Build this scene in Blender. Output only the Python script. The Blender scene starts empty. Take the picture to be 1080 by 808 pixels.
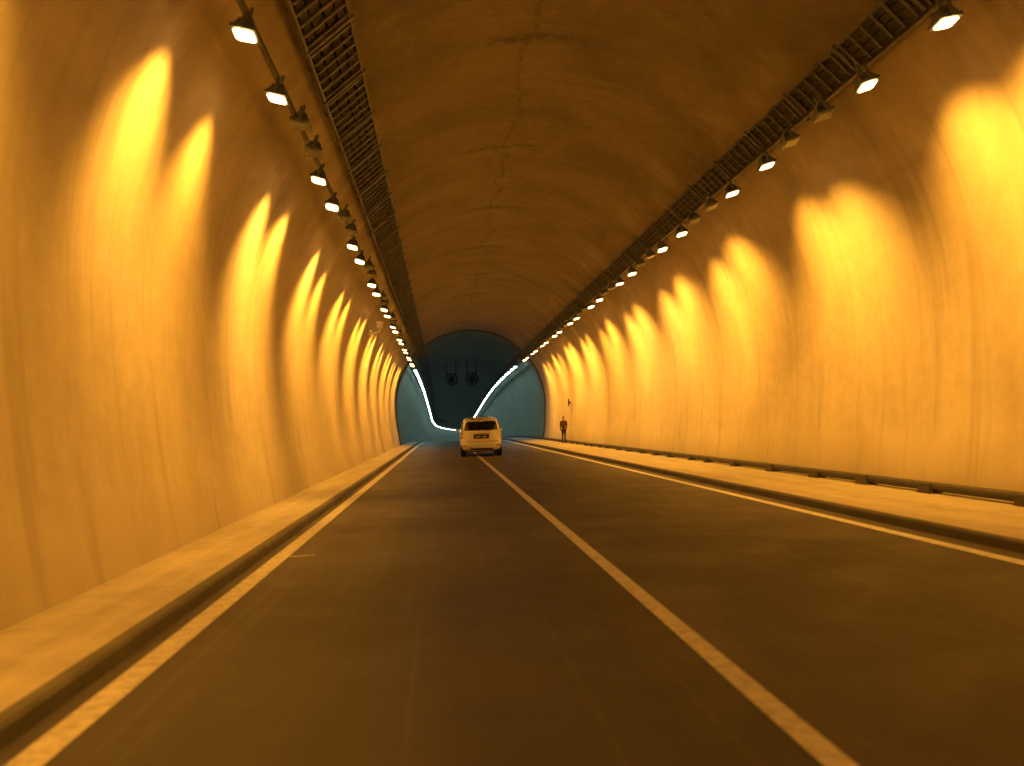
import bpy, bmesh, math, random
from mathutils import Vector, Matrix
random.seed(7)
D=bpy.data; C=bpy.context; scn=C.scene
scn.view_settings.view_transform='Standard'; scn.view_settings.look='None'; scn.view_settings.exposure=0

# ---------------------------------------------------------------- path
def drop(d):
    if d<65: return 0.0
    if d<115: return .00045*(d-65)**2
    if d<180: return 1.125+.045*(d-115)
    return 1.125+.045*65+.022*(d-180)
def shift(d):
    return 0.0 if d<150 else .0006*(d-150)**2
def P(x,d,z): return Vector((x+shift(d),d,z-drop(d)))

def link(o,parent=None):
    C.collection.objects.link(o)
    if parent: o.parent=parent
    return o
def mesh_obj(name,verts,faces,mats,uvs=None,smooth=False,parent=None,midx=None):
    me=D.meshes.new(name); me.from_pydata([tuple(v) for v in verts],[],faces)
    for m in mats: me.materials.append(m)
    if uvs:
        l=me.uv_layers.new(name='UVMap')
        for p in me.polygons:
            for li in p.loop_indices:
                l.data[li].uv=uvs[me.loops[li].vertex_index]
    for i,p in enumerate(me.polygons):
        p.use_smooth=smooth
        if midx: p.material_index=midx[i]
    me.update()
    return link(D.objects.new(name,me),parent)
def sweep(name,profile,d0,d1,step,mats,smooth=False,closed=False,vvals=None,parent=None):
    n=int(round((d1-d0)/step))+1
    verts=[];uvs=[];faces=[]
    k=len(profile)
    if vvals is None:
        vvals=[0]
        for i in range(1,k): vvals.append(vvals[-1]+math.hypot(profile[i][0]-profile[i-1][0],profile[i][1]-profile[i-1][1]))
    for i in range(n):
        d=d0+(d1-d0)*i/(n-1)
        for j,(x,z) in enumerate(profile):
            verts.append(P(x,d,z)); uvs.append((d,vvals[j]))
    for i in range(n-1):
        for j in range(k if closed else k-1):
            a=i*k+j; b=i*k+(j+1)%k
            faces.append((a,b,b+k,a+k))
    return mesh_obj(name,verts,faces,mats,uvs,smooth,parent)

# ---------------------------------------------------------------- materials
class NT:
    def __init__(s,name):
        s.m=D.materials.new(name); s.m.use_nodes=True; s.t=s.m.node_tree; s.t.nodes.clear()
        s.out=s.n('ShaderNodeOutputMaterial'); s.b=s.n('ShaderNodeBsdfPrincipled')
        s.l(s.b.outputs[0],s.out.inputs[0])
    def n(s,t,**k):
        x=s.t.nodes.new(t)
        for a,v in k.items(): setattr(x,a,v)
        return x
    def l(s,a,b): s.t.links.new(a,b)
    def math(s,op,a,b=None,c=None,clamp=False):
        x=s.n('ShaderNodeMath',operation=op); x.use_clamp=clamp
        for i,v in enumerate((a,b,c)):
            if v is None: continue
            if isinstance(v,(int,float)): x.inputs[i].default_value=v
            else: s.l(v,x.inputs[i])
        return x.outputs[0]
    def mapr(s,v,a,b,c,d):
        x=s.n('ShaderNodeMapRange'); s.l(v,x.inputs[0])
        for i,q in enumerate((a,b,c,d)): x.inputs[i+1].default_value=q
        return x.outputs[0]
    def noise(s,vec,scale,detail=4,rough=.6,dist=0):
        x=s.n('ShaderNodeTexNoise',noise_dimensions='2D'); s.l(vec,x.inputs['Vector'])
        x.inputs['Scale'].default_value=scale; x.inputs['Detail'].default_value=detail
        x.inputs['Roughness'].default_value=rough; x.inputs['Distortion'].default_value=dist
        return x.outputs[0]
    def mapping(s,vec,sc,loc=(0,0,0)):
        x=s.n('ShaderNodeMapping'); s.l(vec,x.inputs[0]); x.inputs['Scale'].default_value=sc; x.inputs['Location'].default_value=loc
        return x.outputs[0]
    def mix(s,f,a,b,mode='MIX'):
        x=s.n('ShaderNodeMix',data_type='RGBA',blend_type=mode)
        if isinstance(f,(int,float)): x.inputs[0].default_value=f
        else: s.l(f,x.inputs[0])
        for i,v in ((6,a),(7,b)):
            if isinstance(v,(tuple,list)): x.inputs[i].default_value=(*v[:3],1)
            else: s.l(v,x.inputs[i])
        return x.outputs[2]
    def bump(s,h,strength,dist=.02):
        x=s.n('ShaderNodeBump'); s.l(h,x.inputs['Height']); x.inputs['Strength'].default_value=strength; x.inputs['Distance'].default_value=dist
        s.l(x.outputs[0],s.b.inputs['Normal'])
    def base(s,c,r=.7,metal=0):
        if isinstance(c,(tuple,list)): s.b.inputs['Base Color'].default_value=(*c[:3],1)
        else: s.l(c,s.b.inputs['Base Color'])
        if isinstance(r,(int,float)): s.b.inputs['Roughness'].default_value=r
        else: s.l(r,s.b.inputs['Roughness'])
        s.b.inputs['Metallic'].default_value=metal
def simple(name,c,r=.6,metal=0,var=.25,scale=6):
    t=NT(name); tc=t.n('ShaderNodeTexCoord')
    nz=t.noise(tc.outputs['Object'],scale,2)
    k=t.mapr(nz,.3,.7,0,1)
    t.base(t.mix(k,tuple(q*(1-var) for q in c),tuple(min(1,q*(1+var*.4)) for q in c)),r,metal)
    return t.m
def emit(name,c,st):
    t=NT(name); t.base((.6,.6,.6),.3)
    t.b.inputs['Emission Color'].default_value=(*c,1); t.b.inputs['Emission Strength'].default_value=st
    return t.m

ARC_MID=11.0
def concrete(name,light,dark,soot):
    t=NT(name); uv=t.n('ShaderNodeUVMap').outputs[0]
    sep=t.n('ShaderNodeSeparateXYZ'); t.l(uv,sep.inputs[0]); u,v=sep.outputs[0],sep.outputs[1]
    big=t.noise(uv,.45,4,.6,.4); med=t.noise(uv,4.0,4,.7)
    strk=t.noise(t.mapping(uv,(1.8,.14,1)),1.0,4,.65,.2)
    f=t.math('ADD',t.math('MULTIPLY',big,.46),t.math('MULTIPLY',med,.26))
    f=t.math('ADD',f,t.math('MULTIPLY',strk,.28))
    f=t.mapr(f,.34,.62,0,1)
    col=t.mix(f,dark,light)
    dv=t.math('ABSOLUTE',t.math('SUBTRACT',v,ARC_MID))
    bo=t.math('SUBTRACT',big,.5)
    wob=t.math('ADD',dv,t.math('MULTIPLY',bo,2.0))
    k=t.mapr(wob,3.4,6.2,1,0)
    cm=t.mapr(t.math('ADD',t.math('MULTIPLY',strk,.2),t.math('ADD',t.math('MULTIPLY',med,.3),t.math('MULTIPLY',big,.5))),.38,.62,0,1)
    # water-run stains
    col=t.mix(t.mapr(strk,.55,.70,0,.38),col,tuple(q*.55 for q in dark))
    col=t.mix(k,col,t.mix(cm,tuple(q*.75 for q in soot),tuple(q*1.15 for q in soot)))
    # formwork joints every 6 m and a crown seam (broken up by noise)
    uw=t.math('ADD',u,t.math('MULTIPLY',bo,.3))
    fr=t.math('ABSOLUTE',t.math('SUBTRACT',t.math('FRACT',t.math('DIVIDE',uw,6.0)),.5))
    ring=t.mapr(fr,.0,.007,.45,0)
    vs=t.math('SUBTRACT',v,ARC_MID-.2)
    vw=t.math('ABSOLUTE',t.math('ADD',vs,t.math('MULTIPLY',bo,1.1)))
    seam=t.mapr(vw,.0,.07,1,0)
    pat=t.mapr(med,.40,.58,0,1)
    lines=t.math('MULTIPLY',t.math('MAXIMUM',ring,seam),pat,clamp=True)
    lines=t.math('MULTIPLY',lines,t.mapr(dv,3,6.5,1,.5))
    bl=t.math('MULTIPLY',t.mapr(fr,0,.05,1,0),t.mapr(vw,0,1.3,1,0))
    bl=t.math('MULTIPLY',bl,t.mapr(med,.40,.58,0,2.0),clamp=True)
    lines=t.math('MAXIMUM',lines,bl,clamp=True)
    col=t.mix(t.math('MULTIPLY',lines,.8),col,tuple(q*.12 for q in light))
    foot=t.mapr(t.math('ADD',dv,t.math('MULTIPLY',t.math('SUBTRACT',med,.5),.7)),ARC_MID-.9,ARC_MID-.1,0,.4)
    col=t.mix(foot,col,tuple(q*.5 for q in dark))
    t.base(col,.75)
    t.bump(t.math('ADD',t.noise(uv,.5,2),t.math('MULTIPLY',t.noise(uv,7,2),.06)),.55,.05)
    return t.m
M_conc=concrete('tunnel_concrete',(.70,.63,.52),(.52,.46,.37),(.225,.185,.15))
M_teal=concrete('grey_green_lining',(.23,.33,.285),(.18,.25,.215),(.11,.125,.11))

def asphalt():
    t=NT('asphalt'); uv=t.n('ShaderNodeUVMap').outputs[0]
    g=t.noise(uv,45,2,.7); m=t.noise(uv,1.0,4,.65); tr=t.noise(t.mapping(uv,(.10,1.6,1)),1,3,.55); sc=t.noise(t.mapping(uv,(.06,16,1),(4,2,0)),1,2,.5)
    f=t.math('ADD',t.math('MULTIPLY',m,.40),t.math('ADD',t.math('MULTIPLY',tr,.35),t.math('MULTIPLY',g,.25)))
    f=t.mapr(f,.36,.64,0,1)
    col=t.mix(f,(.050,.044,.048),(.080,.071,.077))
    col=t.mix(t.mapr(sc,.64,.76,0,.22),col,(.15,.14,.13))
    t.base(col,t.mapr(m,.3,.7,.5,.7)); t.b.inputs['Specular IOR Level'].default_value=.4
    t.bump(g,.4,.01)
    return t.m
M_asph=asphalt()
def paint(name,c,wear):
    t=NT(name); uv=t.n('ShaderNodeUVMap').outputs[0]
    a=t.noise(uv,9,5,.75)
    w=t.mapr(a,.5-wear*.2,.72-wear*.12,0,1)
    col=t.mix(w,c,tuple(q*.6 for q in c)); t.base(col,.6)
    return t.m
M_line=paint('road_paint',(.80,.78,.74),.3)
M_line_worn=paint('road_paint_worn',(.56,.52,.46),.5)
def pave(name,c1,c2):
    t=NT(name); uv=t.n('ShaderNodeUVMap').outputs[0]
    sep=t.n('ShaderNodeSeparateXYZ'); t.l(uv,sep.inputs[0])
    a=t.noise(uv,2.2,5,.7); l=t.noise(t.mapping(uv,(.2,3,1)),1,3,.6)
    f=t.mapr(t.math('ADD',t.math('MULTIPLY',a,.5),t.math('MULTIPLY',l,.5)),.35,.65,0,1)
    col=t.mix(f,c1,c2)
    fr=t.math('ABSOLUTE',t.math('SUBTRACT',t.math('FRACT',t.math('DIVIDE',sep.outputs[0],3.0)),.5))
    j=t.mapr(fr,0,.003,.4,0)
    col=t.mix(j,col,tuple(q*.3 for q in c1))
    t.base(col,.75); t.bump(a,.4,.015)
    return t.m
M_pave=pave('pavement_concrete',(.31,.28,.24),(.45,.41,.35))
M_kerb=pave('kerb_concrete',(.06,.055,.05),(.12,.11,.10))

M_galv=simple('galvanised_steel',(.15,.16,.19),.5,.3)
M_dark=simple('dark_metal',(.06,.06,.065),.5,.4)
M_house=simple('lamp_housing_paint',(.15,.18,.25),.45,.1)
M_cable=simple('cable_rubber',(.05,.05,.05),.7)
M_pipe=simple('pipe_paint',(.05,.045,.04),.6)
M_glassoff=simple('lamp_glass_unlit',(.10,.11,.12),.15,0)
M_sod=emit('sodium_lamp_glass',(1.0,.55,.17),20)
M_flu=emit('fluorescent_tube',(.76,1.0,.90),30)

# ---------------------------------------------------------------- tunnel shell
CX=2.02; HW=5.25; ZS=2.8; RY=5.2
prof=[]
for i in range(8):
    z=-.05+(ZS+.05)*i/8
    prof.append((-(HW-.27*((ZS-z)/ZS)**2),z))
for i in range(41):
    a=math.pi-math.pi*i/40
    prof.append((HW*math.cos(a),ZS+RY*math.sin(a)))
prof+= [(-x,z) for x,z in prof[:8]][::-1]
prof=[(x+CX,z) for x,z in prof]
def ceil_z(x):
    return ZS+RY*math.sqrt(max(0,1-((x-CX)/HW)**2))
vv=[0]
for i in range(1,len(prof)): vv.append(vv[-1]+math.hypot(prof[i][0]-prof[i-1][0],prof[i][1]-prof[i-1][1]))
vv=[q*22/vv[-1] for q in vv]
TR=62.0
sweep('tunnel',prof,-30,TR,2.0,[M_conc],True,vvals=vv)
prof2=[(CX+(x-CX)*.985,z if z<ZS else ZS+(z-ZS)*.985) for x,z in prof]
far=sweep('tunnel_lining',prof2,TR,400,2.0,[M_teal],True,vvals=vv)
rv=[];rf=[]
for a,b in zip(prof,prof2):
    rv+= [P(a[0]+(.02 if a[0]>CX else -.02),TR,a[1]),P(b[0],TR,b[1])]
for i in range(len(prof)-1): rf.append((2*i,2*i+1,2*i+3,2*i+2))
mesh_obj('lining_end_ring',rv,rf,[M_dark],[(0,0)]*len(rv),parent=far)

# ---------------------------------------------------------------- road
XL,XR=-2.01,5.10
sweep('road',[(XL-.05+ (XR-XL+.1)*i/4,0) for i in range(5)],-30,400,2.0,[M_asph])
def strip(name,x,w,mat,d0=-30,d1=400):
    return sweep(name,[(x-w/2,.005),(x+w/2,.005)],d0,d1,2.0,[mat])
strip('lane_marking',-1.80,.17,M_line_worn)
strip('lane_marking',1.45,.125,M_line)
strip('lane_marking',4.78,.14,M_line)
mesh_obj('road_patch_mark',[(-1.70,9.78,.006),(-1.43,9.83,.006),(-1.44,9.88,.006),(-1.70,9.84,.006)],[(0,1,2,3)],[M_line_worn],[(0,0),(.3,0),(.3,.1),(0,.1)])
KH=.10
sweep('kerb',[(XL+.02,-.05),(XL,KH-.02),(XL-.02,KH),(XL-.10,KH+.001)],-30,400,2.0,[M_kerb])
sweep('pavement',[(XL-.10,KH),(XL-.5,KH+.004),(-3.05,KH+.01)],-30,400,2.0,[M_pave])
sweep('kerb',[(XR-.02,-.05),(XR,KH-.02),(XR+.02,KH),(XR+.10,KH+.001)],-30,400,2.0,[M_kerb])
sweep('pavement',[(XR+.10,KH),(XR+1.0,KH+.004),(7.1,KH+.01)],-30,400,2.0,[M_pave])

# ---------------------------------------------------------------- helpers: parts
def bm_obj(name,bm,mats,parent=None,smooth=False):
    me=D.meshes.new(name); bm.to_mesh(me); bm.free()
    for m in mats: me.materials.append(m)
    for p in me.polygons: p.use_smooth=smooth
    return link(D.objects.new(name,me),parent)
def add_box(bm,c,s,mat=0,rot=None,taper=None):
    r=bmesh.ops.create_cube(bm,size=1)
    vs=r['verts']
    for v in vs:
        k=1.0
        if taper and v.co.z>0: k=taper
        v.co=Vector((v.co.x*s[0]*k,v.co.y*s[1]*k,v.co.z*s[2]))
        if rot: v.co=rot@v.co
        v.co+=Vector(c)
    for f in set(f for v in vs for f in v.link_faces): f.material_index=mat
    return vs
def add_cyl(bm,a,b,r,seg=12,mat=0,r2=None,caps=True):
    a=Vector(a);b=Vector(b); d=b-a
    M=Matrix.Translation((a+b)/2)@d.to_track_quat('Z','Y').to_matrix().to_4x4()
    res=bmesh.ops.create_cone(bm,cap_ends=caps,segments=seg,radius1=r,radius2=r if r2 is None else r2,depth=d.length,matrix=M)
    for f in set(f for v in res['verts'] for f in v.link_faces): f.material_index=mat; f.smooth=True
def empty(name,loc=(0,0,0)):
    e=D.objects.new(name,None); e.empty_display_size=.3; e.location=loc; link(e); return e

pp=[]
for i in range(10):
    a=2*math.pi*i/10; pp.append((6.88+.065*math.cos(a),KH+.10+.065*math.sin(a)))
pipe=empty('drain_pipe')
sweep('pipe_run',pp,-30,200,2.0,[M_pipe],True,closed=True,parent=pipe)
bm=bmesh.new(); d=-28
while d<140:
    p=P(6.86,d,KH+.07); add_box(bm,p,(.20,.2+random.random()*.25,.13+random.random()*.04),0,None,.75); d+=1.3+random.random()*1.3
bm_obj('pipe_clamps',bm,[M_pipe],pipe)

# ---------------------------------------------------------------- cable trays, fixed just under the vault, following its slope
def tray(xo,xi,name):
    t=empty(name)
    A=Vector((xo,0,ceil_z(xo)-.16)); B=Vector((xi,0,ceil_z(xi)-.16)); u=(B-A).normalized(); nrm=Vector((-u.z,0,u.x))
    if nrm.z<0: nrm=-nrm
    ang=math.atan2(u.z,u.x)
    R=Matrix.Rotation(-ang,3,'Y')
    W=(B-A).length
    def quad(c,w,h):
        return [((c+u*(sx*w/2)+nrm*(sz*h/2)).x,(c+u*(sx*w/2)+nrm*(sz*h/2)).z) for sx,sz in ((-1,-1),(1,-1),(1,1),(-1,1))]
    for c in (A,B):
        sweep('side_rail',quad(c,.03,.11),-30,200,2.0,[M_galv],closed=True,parent=t)
    bm=bmesh.new(); d=-29.8; k=0
    while d<120:
        c=(A+B)/2; add_box(bm,P(c.x,d,c.z)-nrm*.03,(W,.05,.02),0,R)
        if k%6==0: add_box(bm,P(c.x,d+.1,c.z)-nrm*.05,(W+.10,.06,.04),0,R)
        if k%6==3:
            for q in (A,B): add_box(bm,P(q.x,d,q.z)+nrm*.10,(.05,.05,.14),0,R)
        d+=.30; k+=1
    bm_obj('rungs',bm,[M_galv],t)
    for fx,cw in ((.17,.12),(.40,.15),(.65,.13),(.86,.10)):
        c=A+(B-A)*fx
        sweep('cable',quad(c+nrm*.03,cw*W/.72,.06),-30,200,2.0,[M_cable],closed=True,parent=t)
tray(-1.62,-1.05,'cable_tray')
tray(6.00,5.66,'cable_tray')
for x,z in ((-1.86,5.66),(5.52,5.66)):
    sweep('lamp_rail',[(x-.03,z),(x+.03,z),(x+.03,z+.05),(x-.03,z+.05)],-30,200,2.0,[M_dark],closed=True)

# ---------------------------------------------------------------- lamps
bm=bmesh.new()
add_box(bm,(0,0,.0),(.26,.25,.04)); add_box(bm,(0,0,.065),(.225,.22,.09),0,None,.7)
add_box(bm,(0,.0,.125),(.11,.13,.04))
for i in range(4): add_box(bm,(0,-.075+.05*i,.10),(.16,.012,.04))
for s in (-1,1): add_box(bm,(0,s*.138,.085),(.04,.012,.19))
add_box(bm,(0,0,.186),(.04,.288,.012)); add_box(bm,(0,0,.235),(.03,.03,.11))
me_h=D.meshes.new('floodlight_housing'); bm.to_mesh(me_h); bm.free(); me_h.materials.append(M_house)
def lens_mesh(name,mat):
    me=D.meshes.new(name); a,b=.105,.10; c=.03
    pts=[(-a+c,-b),(a-c,-b),(a,-b+c),(a,b-c),(a-c,b),(-a+c,b),(-a,b-c),(-a,-b+c)]
    me.from_pydata([(x,y,-.03) for x,y in pts],[],[tuple(range(8))[::-1]]); me.materials.append(mat); return me
me_l=lens_mesh('floodlight_lens',M_sod); me_off=lens_mesh('floodlight_lens_unlit',M_glassoff)
SL={-1:[],1:[]}
for side,base in ((-1,860.0),(1,830.0)):
    for k,(q,c) in enumerate(((1.0,(1.0,.425,.042)),(.80,(1.0,.41,.036)),(1.12,(1.0,.435,.050)),(.92,(1.0,.42,.040)))):
        L=D.lights.new('sodium_spot','SPOT'); L.energy=base*q; L.color=c; L.spot_size=math.radians(124-3*k); L.spot_blend=1.0; L.shadow_soft_size=.05
        SL[side].append(L)
def lamp(x,d,z,side,lit=True,name='tunnel_lamp'):
    e=empty(name,P(x,d,z))
    e.rotation_euler=(math.radians(-12+random.uniform(-4,4)),math.radians(14+random.uniform(-4,4))*(1 if side<0 else -1),math.radians(random.uniform(-5,5)))
    h=D.objects.new('housing',me_h); link(h,e)
    l=D.objects.new('lens',me_l if lit else me_off); link(l,e)
    if lit:
        s=D.objects.new('bulb_light',random.choice(SL[side])); link(s,e)
        s.location=(0,0,-.09)
        el=math.radians((64 if side<0 else 60)+random.uniform(-5,4))
        w=Vector((side*math.cos(el),random.uniform(-.14,.14),-math.sin(el)))
        loc=e.rotation_euler.to_matrix().inverted()@w
        zz=-loc.normalized(); yy=(e.rotation_euler.to_matrix().inverted()@Vector((0,1,0)))
        xx=(yy-zz*yy.dot(zz)).normalized(); y2=zz.cross(xx)
        s.rotation_mode='QUATERNION'; s.rotation_quaternion=Matrix((xx,y2,zz)).transposed().to_quaternion()
        s.scale=((.60 if side<0 else .92)*random.uniform(.85,1.15),1,1)
for n in range(-3,10):
    for dd in (0,1.75):
        lamp(-1.84,8.98+5.36*n+dd,5.40,-1)
        lamp(5.46,8.9+5.2*n+dd-.1,5.40,1)
    if n>=0:
        for dd in (2.9,4.1):
            lamp(-1.74,8.98+5.36*n+dd,5.46,-1,False)
            lamp(5.46,8.9+5.2*n+dd,5.46,1,False)
for x in (-1.84,5.46):
    bmh=bmesh.new(); vs=[];fs=[]; d=TR+3
    e=empty('fluorescent_lamp_row')
    while d<340:
        p=P(x,d,5.42); add_box(bmh,p+Vector((0,0,.07)),(.26,1.35,.08))
        k=len(vs)
        a=P(x,d-.6,5.42); b=P(x,d+.6,5.42)
        vs+=[a+Vector((-.08,0,-.03)),a+Vector((.08,0,-.03)),b+Vector((.08,0,-.03)),b+Vector((-.08,0,-.03)),a+Vector((-.08,0,.025)),a+Vector((.08,0,.025))]
        fs+=[(k,k+3,k+2,k+1),(k,k+1,k+5,k+4)]
        d+=3.0
    bm_obj('fixtures',bmh,[M_house],e); mesh_obj('tubes',vs,fs,[M_flu],parent=e)

# ---------------------------------------------------------------- jet fans
for i,x in enumerate((1.05,3.05)):
    y0=88; e=empty('jet_fan',P(x,y0,6.05))
    bm=bmesh.new()
    R=.56; seg=28
    pts=[(R+.06,-1.6),(R+.02,-1.5),(R,-1.2),(R,1.2),(R+.02,1.5),(R+.06,1.6),(R-.03,1.6),(R-.08,1.2),(R-.08,-1.2),(R-.03,-1.6)]
    rings=[[bm.verts.new((r*math.cos(2*math.pi*k/seg),y,r*math.sin(2*math.pi*k/seg))) for k in range(seg)] for r,y in pts]
    for a in range(len(rings)):
        A=rings[a];B=rings[(a+1)%len(rings)]
        for k in range(seg): bm.faces.new((A[k],A[(k+1)%seg],B[(k+1)%seg],B[k]))
    add_cyl(bm,(0,-.9,0),(0,.9,0),.17,16)
    add_cyl(bm,(0,-1.15,0),(0,-.9,0),.04,16,0,.17)
    for k in range(8):
        r=Matrix.Rotation(2*math.pi*k/8,4,'Y')
        add_box(bm,r@Vector((.32,-.6,0)),(.34,.05,.12),0,(r@Matrix.Rotation(.5,4,'X')).to_3x3())
    for y in (-1,1):
        for xx in (-.45,.45):
            h=ceil_z(x+xx)-6.05-.1
            add_box(bm,(xx,y,(h+.4)/2),(.06,.08,h-.4))
    bm_obj('fan_body',bm,[M_dark],e)

# ---------------------------------------------------------------- cctv, wall sign
e=empty('cctv_camera',P(-2.32,33,5.15))
M_white=simple('white_enamel',(.80,.80,.78),.4)
bm=bmesh.new()
add_box(bm,(.15,0,0),(.20,.55,.18)); add_box(bm,(.15,-.03,.11),(.25,.66,.03)); add_cyl(bm,(.15,-.27,0),(.15,-.33,0),.06,16)
add_cyl(bm,(.15,.05,-.09),(.15,.05,-.22),.03); add_cyl(bm,(.15,.05,-.22),(-.30,.05,-.30),.03); add_box(bm,(-.22,.05,-.28),(.06,.22,.26))
bmesh.ops.bevel(bm,geom=[ed for ed in bm.edges if ed.calc_length()>.1],offset=.008,segments=2,affect='EDGES')
bm_obj('camera_body',bm,[M_white],e)
M_red=simple('red_enamel',(.16,.02,.015),.4); M_black=simple('black_plastic',(.03,.03,.03),.5)
e=empty('wall_sign',P(7.15,49.5,2.35))
bm=bmesh.new(); add_box(bm,(-.05,0,0),(.04,.30,.42),0); add_box(bm,(.02,0,0),(.12,.1,.1),0); add_box(bm,(-.074,0,.0),(.006,.24,.36),1)
bm_obj('sign_panel',bm,[M_black,M_red],e)

# ---------------------------------------------------------------- person standing on the right walkway
def skin_chain(name,pts,mat,parent,sub=1):
    me=D.meshes.new(name); me.from_pydata([p[0] for p in pts],[(p[2],i) for i,p in enumerate(pts) if p[2] is not None],[])
    me.materials.append(mat); o=link(D.objects.new(name,me),parent)
    md=o.modifiers.new('skin','SKIN'); md.use_smooth_shade=True
    for i,p in enumerate(pts):
        r=p[1]; me.skin_vertices[0].data[i].radius=(r if isinstance(r,tuple) else (r,r))
    me.skin_vertices[0].data[0].use_root=True
    s=o.modifiers.new('sub','SUBSURF'); s.levels=sub; s.render_levels=sub
    return o
M_cloth=simple('dark_workwear',(.04,.036,.04),.85); M_jack=simple('maroon_jacket',(.085,.04,.035),.8); M_skin=simple('skin',(.30,.17,.11),.6,0,.1); M_hair=simple('black_hair',(.012,.01,.01),.7); M_shoe=simple('black_shoe',(.02,.02,.02),.5)
per=empty('person',P(6.66,48.8,KH+.005)); per.rotation_euler=(0,0,math.radians(-30)); per.scale=(.87,.87,.87)
skin_chain('trousers',[((0,0,.90),(.15,.11),None),((.08,0,.84),.095,0),((.075,-.01,.48),.062,1),((.075,.015,.09),.048,2),((-.08,0,.84),.095,0),((-.08,-.03,.48),.062,4),((-.085,-.01,.09),.048,5)],M_cloth,per)
skin_chain('jacket',[((0,0,.88),(.165,.125),None),((0,0,1.08),(.15,.11),0),((0,0,1.30),(.17,.115),1),((0,.0,1.42),(.11,.085),2),((0,-.0,1.47),.06,3),((.19,0,1.37),.068,2),((.22,.015,1.12),.050,5),((.205,-.05,.89),.038,6),((-.19,0,1.37),.068,2),((-.22,.015,1.12),.050,8),((-.20,-.06,.89),.038,9)],M_jack,per)
skin_chain('head',[((0,-.005,1.47),.052,None),((0,-.01,1.54),.062,0),((0,-.015,1.60),(.076,.092),1),((0,-.005,1.67),(.074,.088),2),((0,0,1.715),.045,3)],M_skin,per,2)
skin_chain('hair',[((0,.03,1.58),.062,None),((0,.02,1.66),(.080,.086),0),((0,.005,1.715),(.066,.076),1),((0,0,1.735),.04,2)],M_hair,per,2)
bm=bmesh.new()
for s in (-1,1):
    bmesh.ops.create_uvsphere(bm,u_segments=8,v_segments=6,radius=.011,matrix=Matrix.Translation((s*.030,-.098,1.615)))
add_box(bm,(0,-.085,1.552),(.045,.02,.010)); bm_obj('eyes_and_mouth',bm,[M_hair],per)
bm=bmesh.new(); add_cyl(bm,(0,-.088,1.615),(0,-.112,1.578),.007,8,0,.014)
for s in (-1,1): bmesh.ops.create_uvsphere(bm,u_segments=8,v_segments=6,radius=.024,matrix=Matrix.Translation((s*.078,.0,1.605))@Matrix.Diagonal((.4,.7,1.3,1)))
bm_obj('nose_and_ears',bm,[M_skin],per)
for s,hx in ((1,.207),(-1,-.202)):
    skin_chain('hand',[((hx,-.055,.89),.026,None),((hx,-.065,.835),(.020,.036),0)],M_skin,per)
    for k in range(4):
        y=-.090+.018*k; L=(.060,.072,.075,.062)[k]
        skin_chain('finger_%d'%(k+1),[((hx,y,.835),.009,None),((hx,y-.003,.835-L*.55),.0085,0),((hx-s*.012,y-.004,.835-L),.007,1)],M_skin,per)
    skin_chain('thumb',[((hx,-.078,.865),.011,None),((hx-s*.004,-.108,.838),.010,0),((hx-s*.008,-.118,.808),.008,1)],M_skin,per)
    skin_chain('shoe',[((s*.08,.045,.055),.048,None),((s*.085,-.04,.05),(.05,.045),0),((s*.095,-.14,.038),(.046,.034),1)],M_shoe,per)

# ---------------------------------------------------------------- minivan
van=empty('minivan',(1.60,37.3,0)); van.rotation_euler=(0,0,math.radians(-.6))
def carpaint():
    t=NT('white_car_paint'); tc=t.n('ShaderNodeTexCoord')
    a=t.noise(tc.outputs['Object'],3,3); sep=t.n('ShaderNodeSeparateXYZ'); t.l(tc.outputs['Object'],sep.inputs[0])
    dirt=t.math('MULTIPLY',t.mapr(sep.outputs[2],.25,.8,1,0),a,clamp=True)
    t.base(t.mix(t.math('MULTIPLY',dirt,.4),(.88,.89,.92),(.42,.38,.33)),.28); t.b.inputs['Coat Weight'].default_value=.6
    return t.m
M_body=carpaint(); M_glass=simple('tinted_glass',(.012,.013,.015),.06,0); M_tail=simple('tail_lamp_red',(.35,.02,.015),.15)
M_rub=simple('tyre_rubber',(.025,.025,.025),.8); M_plate=simple('number_plate_black',(.015,.015,.015),.4); M_chr=simple('alloy',(.5,.5,.5),.25,.8); M_ltr=simple('plate_characters',(.75,.75,.72),.5)
LV=[(.24,.78,.10,4.02),(.30,.855,.03,4.12),(.42,.885,-.02,4.18),(.55,.895,-.03,4.20),(.60,.885,.02,4.20),(.75,.895,.03,4.17),(.90,.893,.05,4.02),(1.00,.880,.07,3.55),(1.03,.868,.08,3.30),(1.30,.805,.17,2.82),(1.50,.735,.28,2.42),(1.58,.68,.38,2.25),(1.63,.58,.55,2.05),(1.65,.40,.85,1.75)]
def lv(z):
    for a,b in zip(LV,LV[1:]):
        if a[0]<=z<=b[0]:
            t=(z-a[0])/(b[0]-a[0]); return [a[i]+(b[i]-a[i])*t for i in range(4)]
    return list(LV[-1])
N=5.0
bm=bmesh.new(); rings=[]; seg=72
for z,w,y0,y1 in LV:
    ring=[]
    for k in range(seg):
        th=2*math.pi*k/seg; c=math.cos(th); s=math.sin(th)
        x=w*math.copysign(abs(c)**(2/N),c); y=(y0+y1)/2+(y1-y0)/2*math.copysign(abs(s)**(2/N),s)
        ring.append(bm.verts.new((x,y,z)))
    rings.append(ring)
for A,B in zip(rings,rings[1:]):
    for k in range(seg): bm.faces.new((A[k],A[(k+1)%seg],B[(k+1)%seg],B[k]))
bm.faces.new(rings[-1]); bm.faces.new(rings[0][::-1])
bm_obj('body_shell',bm,[M_body],van,True)
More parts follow.
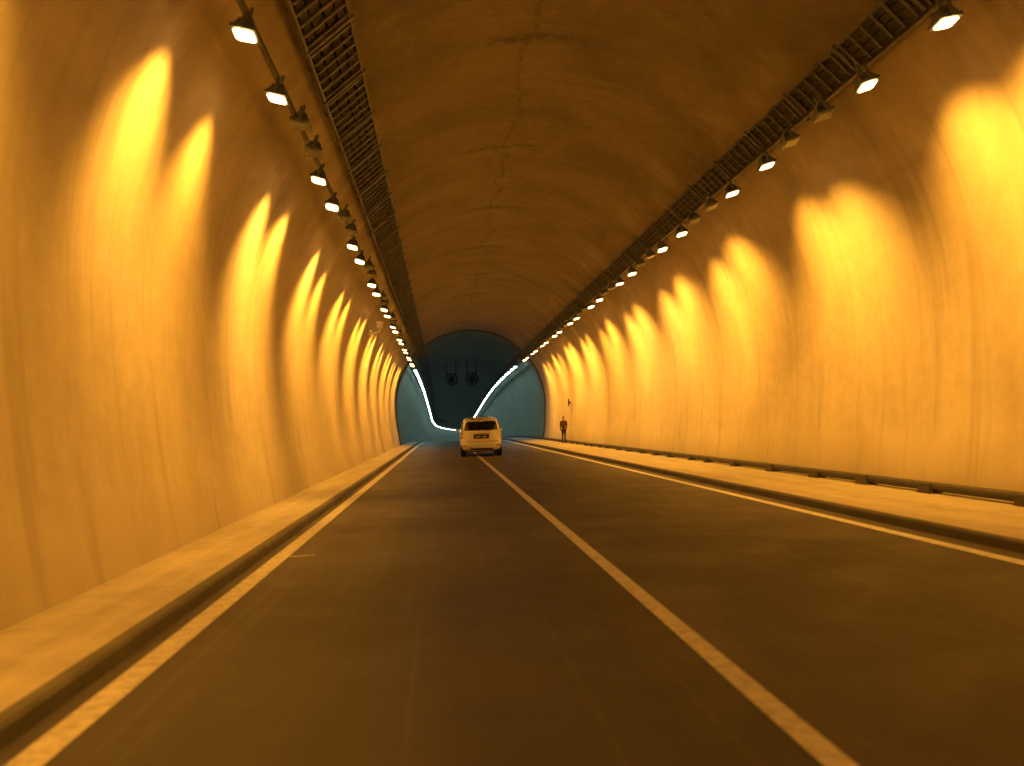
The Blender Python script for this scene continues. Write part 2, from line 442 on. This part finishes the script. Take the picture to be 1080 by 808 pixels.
def rear_patch(name,z0,z1,fx0,fx1,mat,off=.012,nx=14,nz=8,rc=0.0):
    vs=[];fs=[]
    for j in range(nz+1):
        z=z0+(z1-z0)*j/nz; _,w,y0,y1=lv(z)
        e=abs(2*j/nz-1); ins=1-rc*(e**6)
        for i in range(nx+1):
            f=fx0+(fx1-fx0)*i/nx; m=(fx0+fx1)/2; f=m+(f-m)*ins
            x=(w+off)*f; L=(y1-y0)/2+off
            vs.append((x,(y0+y1)/2-L*(1-min(.9999,abs(f))**N)**(1/N),z))
    for j in range(nz):
        for i in range(nx):
            a=j*(nx+1)+i; fs.append((a,a+1,a+nx+2,a+nx+1))
    return mesh_obj(name,vs,fs,[mat],None,True,van)
rear_patch('rear_window',1.09,1.47,-.84,.84,M_glass,rc=.08)
rear_patch('tail_lamp_1',.76,1.04,-.985,-.89,M_tail,.014); rear_patch('tail_lamp_2',.76,1.04,.89,.985,M_tail,.014)
rear_patch('tail_lamp_lens_1',.84,.92,-.98,-.90,M_ltr,.018); rear_patch('tail_lamp_lens_2',.84,.92,.90,.98,M_ltr,.018)
rear_patch('high_brake_lamp',1.53,1.55,-.22,.22,M_tail,.014)
rear_patch('plate_recess',.74,.91,-.36,.36,M_black,.010)
rear_patch('number_plate',.755,.885,-.30,.30,M_plate,.022)
rear_patch('tailgate_gap',.615,.628,-.82,.82,M_black,.010)
rear_patch('reflector_1',.44,.48,-.9,-.70,M_tail,.012); rear_patch('reflector_2',.44,.48,.70,.9,M_tail,.012)
rear_patch('bumper_grille',.27,.34,-.55,.55,M_black,.012)
rear_patch('tailgate_trim',.925,.95,-.40,.40,M_chr,.016)
for i in range(7):
    if i==3: continue
    rear_patch('plate_char_%d'%i,.79,.85,-.25+.072*i,-.25+.072*i+.045,M_ltr,.027,2,2)
def side_patch(name,s,y0,y1,z0,z1,slant0=0,slant1=0):
    vs=[];fs=[];ny=10;nz=4
    for j in range(nz+1):
        t=j/nz; z=z0+(z1-z0)*t; _,w,a,b=lv(z)
        for i in range(ny+1):
            y=(y0+slant0*t)+((y1+slant1*t)-(y0+slant0*t))*i/ny
            L=(b-a)/2; f=min(.999,abs((y-(a+b)/2)/L)); vs.append((s*(w+.012)*(1-f**N)**(1/N),y,z))
    for j in range(nz):
        for i in range(ny):
            q=j*(ny+1)+i; fs.append((q,q+1,q+ny+2,q+ny+1))
    mesh_obj(name,vs,fs,[M_glass],None,True,van)
for s in (-1,1):
    side_patch('quarter_window',s,.38,.98,1.06,1.45,.12,0); side_patch('rear_door_window',s,1.05,1.85,1.06,1.45)
    side_patch('front_door_window',s,1.92,2.95,1.06,1.45,0,-.55)
    bm=bmesh.new(); add_box(bm,(s*.97,2.75,1.08),(.18,.10,.14)); bmesh.ops.bevel(bm,geom=bm.edges[:],offset=.02,segments=2,affect='EDGES'); bm_obj('door_mirror',bm,[M_body],van)
    for y in (.78,3.38):
        bm=bmesh.new(); add_cyl(bm,(s*.66,y,.31),(s*.865,y,.31),.31,28,0); add_cyl(bm,(s*.86,y,.31),(s*.872,y,.31),.20,20,1)
        bm_obj('wheel',bm,[M_rub,M_chr],van)
bm=bmesh.new(); add_box(bm,(0,2.1,.23),(1.45,3.7,.10)); add_cyl(bm,(.5,.0,.22),(.5,.3,.22),.03); bm_obj('underbody',bm,[M_black],van)
bm=bmesh.new(); add_box(bm,(.12,.065,1.10),(.5,.015,.02),0,Matrix.Rotation(.12,3,'Y')); bm_obj('rear_wiper',bm,[M_black],van)
bm=bmesh.new(); add_box(bm,(0,.33,1.60),(1.12,.26,.03)); bmesh.ops.bevel(bm,geom=bm.edges[:],offset=.01,segments=2,affect='EDGES'); bm_obj('roof_spoiler',bm,[M_body],van)

# ---------------------------------------------------------------- world (dim dusk sky outside the tunnel)
w=D.worlds.new('World'); scn.world=w; w.use_nodes=True; nt=w.node_tree
bg=nt.nodes['Background']; sky=nt.nodes.new('ShaderNodeTexSky'); sky.sky_type='NISHITA'; sky.sun_disc=False
sky.sun_elevation=math.radians(2); sky.sun_rotation=math.radians(180)
nt.links.new(sky.outputs[0],bg.inputs[0]); bg.inputs[1].default_value=.01

# ---------------------------------------------------------------- camera
cam=D.cameras.new('camera'); co=D.objects.new('camera',cam); link(co); scn.camera=co
cam.sensor_width=36; F=935.0; cam.lens=36*F/1080; cam.clip_end=1000; cam.clip_start=.05
th=math.radians(2.2)
f=Vector((-73,-45,-F)).normalized()
up=Vector((-math.sin(th),math.cos(th),0)); up=(up-f*up.dot(f)).normalized()
r=f.cross(up)
M=Matrix((r,f,up)).to_4x4(); M.translation=Vector((0,0,1.35)); co.matrix_world=M
cam.dof.use_dof=True; cam.dof.focus_distance=30; cam.dof.aperture_fstop=1.2
